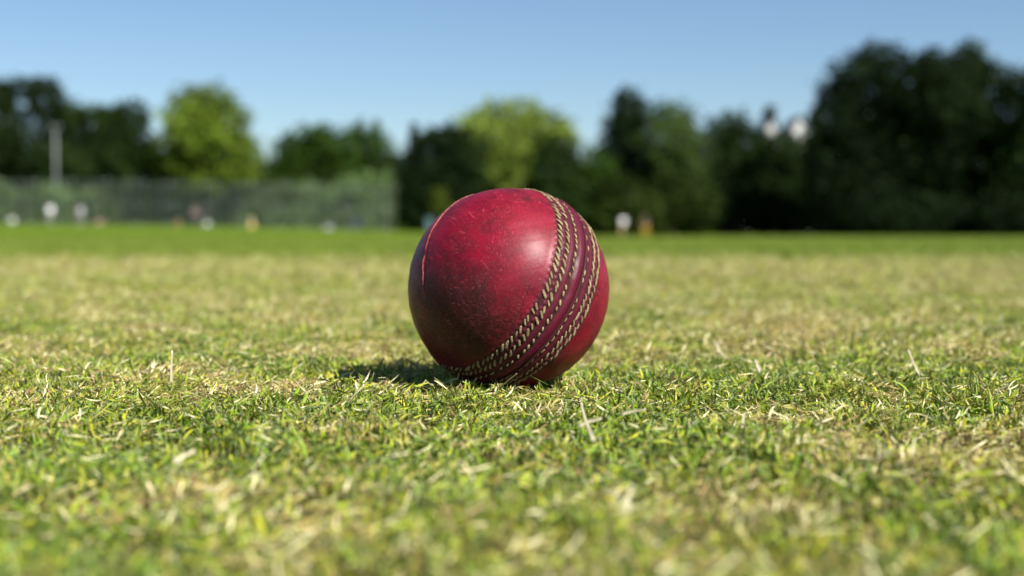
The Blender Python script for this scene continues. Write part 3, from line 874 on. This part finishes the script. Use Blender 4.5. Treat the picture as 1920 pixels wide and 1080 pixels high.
def window(cx, y0, z0, wd, ht):
    bm = bmesh.new()
    for (a, b) in (((-wd / 2, 0), (-wd / 2 + 0.08, ht)), ((wd / 2 - 0.08, 0), (wd / 2, ht)), ((-wd / 2 + 0.08, 0), (wd / 2 - 0.08, 0.08)), ((-wd / 2 + 0.08, ht - 0.08), (wd / 2 - 0.08, ht))):
        box(bm, (cx + a[0], y0 - 0.06, z0 + a[1]), (cx + b[0], y0 - 0.003, z0 + b[1]))
    wn = bobj('window', bm, frame_m, house)
    bm = bmesh.new(); box(bm, (cx - wd / 2 + 0.08, y0 - 0.03, z0 + 0.08), (cx + wd / 2 - 0.08, y0 - 0.005, z0 + ht - 0.08)); bobj('pane', bm, glass, wn)
for zz in (1.0, 4.0, 7.0):
    for cx, yy in ((gl, 0.0), (g2, 0.1)):
        window(cx, yy, zz, 1.0, 1.3)
    window(g2 + 4, 1.4, zz, 1.1, 1.3)

# ------------------------------------------------------------------ mesh fence and floodlight mast
galv = plain('galvanised_steel', (0.36, 0.40, 0.40), 0.45, 0.15, 5.0, 0.6)
wire_m = plain('green_grey_wire', (0.14, 0.175, 0.15), 0.6, 0.12, 2.0)
FD = 118; fs = FD / FPX
fx0, fx1 = (-130 - 960) * fs, (742 - 960) * fs
FH = 3.55
fence = empty('mesh_fence', ((fx0 + fx1) / 2, FD, float(terrain((fx0 + fx1) / 2, FD))))
tag(fence, 'tall grey-green wire mesh fence with steel posts along the left', 'fence')
fo = fence.location
post_x = np.linspace(fx0, fx1, 14)
for i, px_ in enumerate(post_x):
    z0 = float(terrain(px_, FD)) - fo.z
    bm = bmesh.new()
    rr = 0.10 if i == len(post_x) - 1 else 0.075
    lathe(bm, [(rr, -0.2), (rr, FH + 0.12), (rr * 1.25, FH + 0.12), (rr * 1.1, FH + 0.18), (0.01, FH + 0.20)], 10, (px_ - fo.x, 0, z0))
    bobj('post', bm, galv, fence, True)
for a, b in zip(post_x, post_x[1:]):
    za = float(terrain(a, FD)) - fo.z; zb = float(terrain(b, FD)) - fo.z
    wdt = b - a; V, F = [], []
    nst = int(wdt / 0.075); T = 0.0025
    for sg in (-1, 1):
        for j in range(-int(FH / 0.075), nst + int(FH / 0.075)):
            x0_ = j * 0.075; p = (x0_, 0.05); q = (x0_ + sg * FH, FH)
            # clip the diagonal to the bay
            t0 = 0.0; t1_ = 1.0
            if sg > 0: t0 = max(0, -x0_ / FH); t1_ = min(1, (wdt - x0_) / FH)
            else: t0 = max(0, (x0_ - wdt) / FH); t1_ = min(1, x0_ / FH)
            if t1_ - t0 < 0.01: continue
            pts = []
            for t_ in (t0, t1_):
                xx = x0_ + sg * FH * t_; pts.append((a + xx - fo.x, za + (zb - za) * xx / wdt + FH * t_ + 0.03))
            (xa, z_a), (xb, z_b) = pts
            o_ = len(V); y_ = 0.010 * sg
            for (xx, zz) in pts:
                V += [(xx - T * 0.7, y_, zz + sg * T * 0.7), (xx + T * 0.7, y_, zz - sg * T * 0.7), (xx, y_ - T, zz)]
            F += [(o_, o_ + 1, o_ + 4, o_ + 3), (o_ + 1, o_ + 2, o_ + 5, o_ + 4), (o_ + 2, o_, o_ + 3, o_ + 5)]
    o = link('wire_mesh', mesh_np('wire_mesh', np.array(V), np.array(F)), wire_m, fence, False)
    bm = bmesh.new()
    for hh in (0.06, FH * 0.5, FH + 0.04):
        tube(bm, [(a - fo.x, -0.035, za + hh), (b - fo.x, -0.035, zb + hh)], 0.012, 6)
    bobj('rail', bm, galv, fence, True)

pale = plain('pale_grey_paint', (0.22, 0.24, 0.235), 0.5, 0.08)
dark_plastic = plain('dark_plastic', (0.03, 0.035, 0.05), 0.5, 0.1)
MD = 126.3; mp = at(107, 415, MD); mz = float(terrain(mp.x, MD))
mast = empty('floodlight_mast', (mp.x, MD, mz))
tag(mast, 'pale grey mast with two lamp heads rising behind the fence', 'mast')
mh = CAM_H + (437 - 240) / FPX * MD - mz
bm = bmesh.new(); lathe(bm, [(0.24, -0.2), (0.24, 0.1), (0.11, 0.2), (0.09, mh * 0.5), (0.07, mh)], 12); bobj('pole', bm, pale, mast, True)
bm = bmesh.new(); tube(bm, [(-0.36, 0, mh - 0.1), (0.36, 0, mh - 0.1)], 0.05, 8); bobj('crossarm', bm, pale, mast, True)
for sx_ in (-0.3, 0.3):
    bm = bmesh.new(); box(bm, (sx_ - 0.15, -0.28, mh - 0.05), (sx_ + 0.15, 0.12, mh + 0.22), 0.04); o = bobj('lamp_head', bm, pale, mast)
    bm = bmesh.new(); box(bm, (sx_ - 0.11, -0.30, mh), (sx_ + 0.11, -0.283, mh + 0.17)); bobj('lamp_glass', bm, glass, o)

# ------------------------------------------------------------------ people
skin_m = plain('skin', (0.50, 0.30, 0.21), 0.55, 0.06)
hair_m = plain('brown_hair', (0.05, 0.03, 0.02), 0.6, 0.2)
shoe_m = plain('shoe', (0.45, 0.45, 0.45), 0.6, 0.1)
def skin_mesh(name, J, Ed, mat, parent, sub=1, root=0):
    me = bpy.data.meshes.new(name)
    me.from_pydata([j[:3] for j in J], Ed, [])
    o = link(name, me, mat, parent)
    m = o.modifiers.new('skin', 'SKIN'); m.use_smooth_shade = True
    sv = me.skin_vertices[0].data if me.skin_vertices else None
    if sv is None:
        bm = bmesh.new(); bm.from_mesh(me); bm.verts.layers.skin.verify(); bm.to_mesh(me); bm.free(); sv = me.skin_vertices[0].data
    for i, j in enumerate(J):
        rx = j[3]; sv[i].radius = (rx, j[4] if len(j) > 4 else rx); sv[i].use_root = (i == root)
    s_ = o.modifiers.new('sub', 'SUBSURF'); s_.levels = sub; s_.render_levels = sub
    return o

def person(px, D, face, height, top, legs, label, stoop=0.0, armf=(0.2, 0.1), step=0.15, bulk=1.0):
    p = at(px, 437, D); z = float(terrain(p.x, D))
    root = empty('person', (p.x, D, z), face); tag(root, label, 'person', 'people at the far side of the field')
    root.scale = (height / 1.75,) * 3
    # local frame: facing -y
    by = -stoop
    J = [(0, 0, 0.93, 0.13, 0.10), (0, by * 0.3, 1.12, 0.125, 0.09), (0, by * 0.7, 1.33, 0.15, 0.10), (0, by, 1.46, 0.07, 0.065), (0, by * 1.1 - 0.01, 1.53, 0.052, 0.055),
         (0, by * 1.2 - 0.03, 1.60, 0.072, 0.085), (0, by * 1.2 - 0.03, 1.68, 0.075, 0.092), (0, by * 1.2 - 0.02, 1.74, 0.055, 0.07)]
    Ed = [(0, 1), (1, 2), (2, 3), (3, 4), (4, 5), (5, 6), (6, 7)]
    arms, legsJ = [], []
    for sgn, af in ((-1, armf[0]), (1, armf[1])):
        b = len(J)
        sh = (sgn * 0.19, by * 0.8, 1.42); el = (sgn * 0.24, by * 0.8 - af * 0.5, 1.16); wr = (sgn * 0.23, by * 0.8 - af * 1.2, 0.93 + 0.25 * af); pm = (sgn * 0.228, by * 0.8 - af * 1.3 - 0.01, 0.86 + 0.28 * af)
        J += [(*sh, 0.055), (*el, 0.042), (*wr, 0.028), (*pm, 0.034, 0.016)]
        Ed += [(2, b), (b, b + 1), (b + 1, b + 2), (b + 2, b + 3)]
        for fi, (dx, ln) in enumerate(((-0.026, 0.062), (-0.009, 0.072), (0.009, 0.068), (0.026, 0.054))):
            q = len(J); J += [(pm[0] + 0.3 * dx, pm[1] + dx, pm[2] - 0.045, 0.0095), (pm[0] + 0.3 * dx, pm[1] + dx - 0.012, pm[2] - 0.045 - ln * 0.55, 0.0085), (pm[0] - sgn * 0.014, pm[1] + dx - 0.020, pm[2] - 0.045 - ln, 0.007)]
            Ed += [(b + 3, q), (q, q + 1), (q + 1, q + 2)]
        q = len(J); J += [(pm[0], pm[1] - 0.045, pm[2] - 0.01, 0.011), (pm[0] - sgn * 0.01, pm[1] - 0.055, pm[2] - 0.05, 0.009)]
        Ed += [(b + 2, q), (q, q + 1)]
        arms.append((sh, el))
    for sgn, st in ((-1, step), (1, -step)):
        b = len(J)
        hp = (sgn * 0.095, 0, 0.88); kn = (sgn * 0.10, -st * 0.6 - 0.02, 0.49); an = (sgn * 0.105, -st, 0.09); to = (sgn * 0.115, -st - 0.15, 0.035)
        J += [(*hp, 0.085), (*kn, 0.058), (*an, 0.042), (*to, 0.038, 0.028)]
        Ed += [(0, b), (b, b + 1), (b + 1, b + 2), (b + 2, b + 3)]
        legsJ.append((hp, kn, an, to))
    body = skin_mesh('body', J, Ed, skin_m, root)
    g = 1.16
    JS = [(0, 0, 0.90, 0.165, 0.125), (0, by * 0.3, 1.12, 0.15, 0.115), (0, by * 0.7, 1.33, 0.18, 0.125), (0, by * 0.95, 1.45, 0.09, 0.085)]
    ES = [(0, 1), (1, 2), (2, 3)]
    for sh, el in arms:
        b = len(JS); md = tuple((a_ * 0.3 + c_ * 0.7) for a_, c_ in zip(sh, el))
        JS += [(*sh, 0.078), (*md, 0.070)]; ES += [(2, b), (b, b + 1)]
    JS = [(*j[:3], *(v_ * bulk for v_ in j[3:])) for j in JS]
    skin_mesh('shirt', JS, ES, top, root)
    JT = [(0, 0, 0.95, 0.150, 0.118)]; ET = []
    for hp, kn, an, to in legsJ:
        b = len(JT); JT += [(*hp, 0.105), (*kn, 0.078), (an[0], an[1], 0.12, 0.066)]; ET += [(0, b), (b, b + 1), (b + 1, b + 2)]
    skin_mesh('trousers', JT, ET, legs, root)
    for hp, kn, an, to in legsJ:
        skin_mesh('shoe', [(an[0], an[1] + 0.05, 0.045, 0.045, 0.042), (an[0], an[1] - 0.03, 0.05, 0.05, 0.045), (to[0], to[1] - 0.02, 0.04, 0.045, 0.032)], [(0, 1), (1, 2)], shoe_m, root)
    hy = by * 1.2 - 0.03
    skin_mesh('hair', [(0, hy + 0.035, 1.60, 0.066, 0.06), (0, hy + 0.02, 1.68, 0.084, 0.085), (0, hy + 0.005, 1.755, 0.068, 0.075)], [(0, 1), (1, 2)], hair_m, root)
    bm = bmesh.new()
    for sgn in (-1, 1):
        bmesh.ops.create_uvsphere(bm, u_segments=8, v_segments=6, radius=0.011, matrix=Matrix.Translation((sgn * 0.031, hy - 0.082, 1.655)))
        bmesh.ops.create_uvsphere(bm, u_segments=8, v_segments=6, radius=0.022, matrix=Matrix.Translation((sgn * 0.078, hy + 0.005, 1.645)) @ Matrix.Diagonal((0.4, 0.7, 1.2, 1)))
    bmesh.ops.create_cone(bm, segments=6, radius1=0.018, radius2=0.004, depth=0.045, cap_ends=True, matrix=Matrix.Translation((0, hy - 0.095, 1.63)) @ Matrix.Rotation(0.35, 4, 'X'))
    box(bm, (-0.022, hy - 0.088, 1.585), (0.022, hy - 0.075, 1.595))
    bobj('face', bm, skin_m, root, True)
    return root

w_cloth = plain('white_cloth', (0.78, 0.81, 0.86), 0.85, 0.04, 6)
w2_cloth = plain('bluish_white_cloth', (0.68, 0.69, 0.80), 0.85, 0.04, 6)
tan_cloth = plain('tan_cloth', (0.42, 0.33, 0.14), 0.85, 0.08, 6)
navy_cloth = plain('navy_cloth', (0.012, 0.018, 0.04), 0.85, 0.1, 6)
yel_cloth = plain('yellow_cloth', (0.62, 0.40, 0.03), 0.85, 0.08, 6)
drab_cloth = plain('grey_cloth', (0.22, 0.23, 0.21), 0.85, 0.1, 6)
pink_cloth = plain('dusty_pink_cloth', (0.16, 0.125, 0.13), 0.85, 0.1, 6)
person(1166, 110, 0.4, 1.66, w_cloth, tan_cloth, 'person in a white top and tan trousers right of the ball', 0.22, (0.25, 0.1), bulk=1.7)
person(1211, 109, -0.5, 1.62, navy_cloth, yel_cloth, 'person in a navy top and yellow trousers right of the ball', 0.16, (0.15, 0.3), 0.3)
person(95, 88, 0.5, 1.32, w_cloth, drab_cloth, 'person in a white top and grey trousers near the left edge', 0.15, bulk=1.6)
person(153, 88, -0.5, 1.26, w2_cloth, drab_cloth, 'person in a bluish white top second from the left edge', 0.15, bulk=1.5)
person(367, 115, 0.3, 1.62, pink_cloth, navy_cloth, 'person in a dusty pink top below the bright olive tree', 0.05)

# ------------------------------------------------------------------ small things at the foot of the fence
cone_mats = [plain('orange_plastic', (0.30, 0.15, 0.03), 0.45, 0.08), plain('yellow_plastic', (0.50, 0.34, 0.08), 0.45, 0.08)]
def cone(px, D, h_, mat, label):
    p = at(px, 437, D); root = empty('training_cone', (p.x, D, float(terrain(p.x, D)))); tag(root, label, 'cone', 'training cones by the fence')
    bm = bmesh.new(); box(bm, (-h_ * 0.42, -h_ * 0.42, 0), (h_ * 0.42, h_ * 0.42, 0.05), 0.012); bobj('base', bm, mat, root)
    bm = bmesh.new(); lathe(bm, [(h_ * 0.34, 0.05), (h_ * 0.30, h_ * 0.12), (h_ * 0.10, h_ * 0.92), (h_ * 0.07, h_)], 20); bobj('cone_body', bm, mat, root, True)
    bm = bmesh.new(); lathe(bm, [(h_ * 0.235, h_ * 0.42), (h_ * 0.172, h_ * 0.66)], 20); bobj('band', bm, pale, root, True)
cone(335, 112, 0.5, cone_mats[0], 'small orange cone under the bright olive tree')
cone(472, 110, 0.75, cone_mats[1], 'large yellow cone right of the bright olive tree')
def bag(px, D, L, H, mat, label, rz=0.0):
    p = at(px, 437, D); root = empty('equipment_bag', (p.x, D, float(terrain(p.x, D))), rz); tag(root, label, 'bag', 'bags along the fence')
    bm = bmesh.new(); box(bm, (-L / 2, -H * 0.45, 0.0), (L / 2, H * 0.45, H), H * 0.28); bobj('bag_body', bm, mat, root, True)
    for sg in (-1, 1):
        bm = bmesh.new(); tube(bm, [(-L * 0.18, sg * H * 0.3, H * 0.9), (-L * 0.14, sg * H * 0.25, H * 1.25), (L * 0.14, sg * H * 0.25, H * 1.25), (L * 0.18, sg * H * 0.3, H * 0.9)], 0.02, 6); bobj('handle', bm, dark_plastic, root, True)
    bm = bmesh.new(); box(bm, (-L * 0.42, -0.01, H - 0.001), (L * 0.42, 0.01, H + 0.012)); bobj('zip', bm, dark_plastic, root)
bag_w = plain('pale_canvas', (0.50, 0.52, 0.47), 0.8, 0.08)
bag_l = plain('lilac_grey_canvas', (0.42, 0.40, 0.48), 0.8, 0.08)
bag_p = plain('dusty_pink_canvas', (0.36, 0.21, 0.18), 0.8, 0.08)
bag(23, 110, 0.5, 0.42, bag_w, 'pale grey bag on the grass near the left edge')
bag(388, 109, 0.42, 0.36, bag_w, 'pale bag in front of the person in pink')
bag(187, 113, 0.7, 0.3, bag_p, 'dull pink bag right of the people in white')
bag(617, 113, 0.6, 0.25, bag_l, 'lilac grey bag left of the blue bin')
bin_blue = plain('blue_plastic', (0.05, 0.065, 0.11), 0.5, 0.08)
bin_teal = plain('teal_plastic', (0.10, 0.17, 0.18), 0.5, 0.08)
def wheelie(px, D, mat, label, s_=1.0):
    p = at(px, 437, D); root = empty('wheeled_bin', (p.x, D, float(terrain(p.x, D)))); tag(root, label, 'bin', 'wheeled bins')
    root.scale = (s_,) * 3
    bm = bmesh.new()
    r0 = [bm.verts.new((x_ * 0.22, y_ * 0.24, 0.08)) for x_, y_ in ((-1, -1), (1, -1), (1, 1), (-1, 1))]
    r1 = [bm.verts.new((x_ * 0.29, y_ * 0.33, 0.98)) for x_, y_ in ((-1, -1), (1, -1), (1, 1), (-1, 1))]
    bm.faces.new(r0[::-1]); bm.faces.new(r1)
    for i in range(4): bm.faces.new((r0[i], r0[(i + 1) % 4], r1[(i + 1) % 4], r1[i]))
    bmesh.ops.bevel(bm, geom=list(bm.edges), offset=0.03, segments=2, affect='EDGES')
    bobj('bin_body', bm, mat, root)
    bm = bmesh.new(); box(bm, (-0.31, -0.36, 0.985), (0.31, 0.34, 1.06), 0.025); bobj('lid', bm, mat, root)
    bm = bmesh.new(); tube(bm, [(-0.25, 0.40, 0.95), (0.25, 0.40, 0.95)], 0.018, 8); bobj('handle', bm, dark_plastic, root, True)
    for sg in (-1, 1):
        bm = bmesh.new(); tube(bm, [(sg * 0.20, 0.27, 0.1), (sg * 0.26, 0.27, 0.1)], 0.1, 16); bobj('wheel', bm, dark_plastic, root, True)
wheelie(668, 114, bin_blue, 'blue wheeled bin in front of the fence left of the ball', 0.9)
wheelie(806, 116, bin_teal, 'teal wheeled bin beside the dark tree at the ball upper left', 1.1)
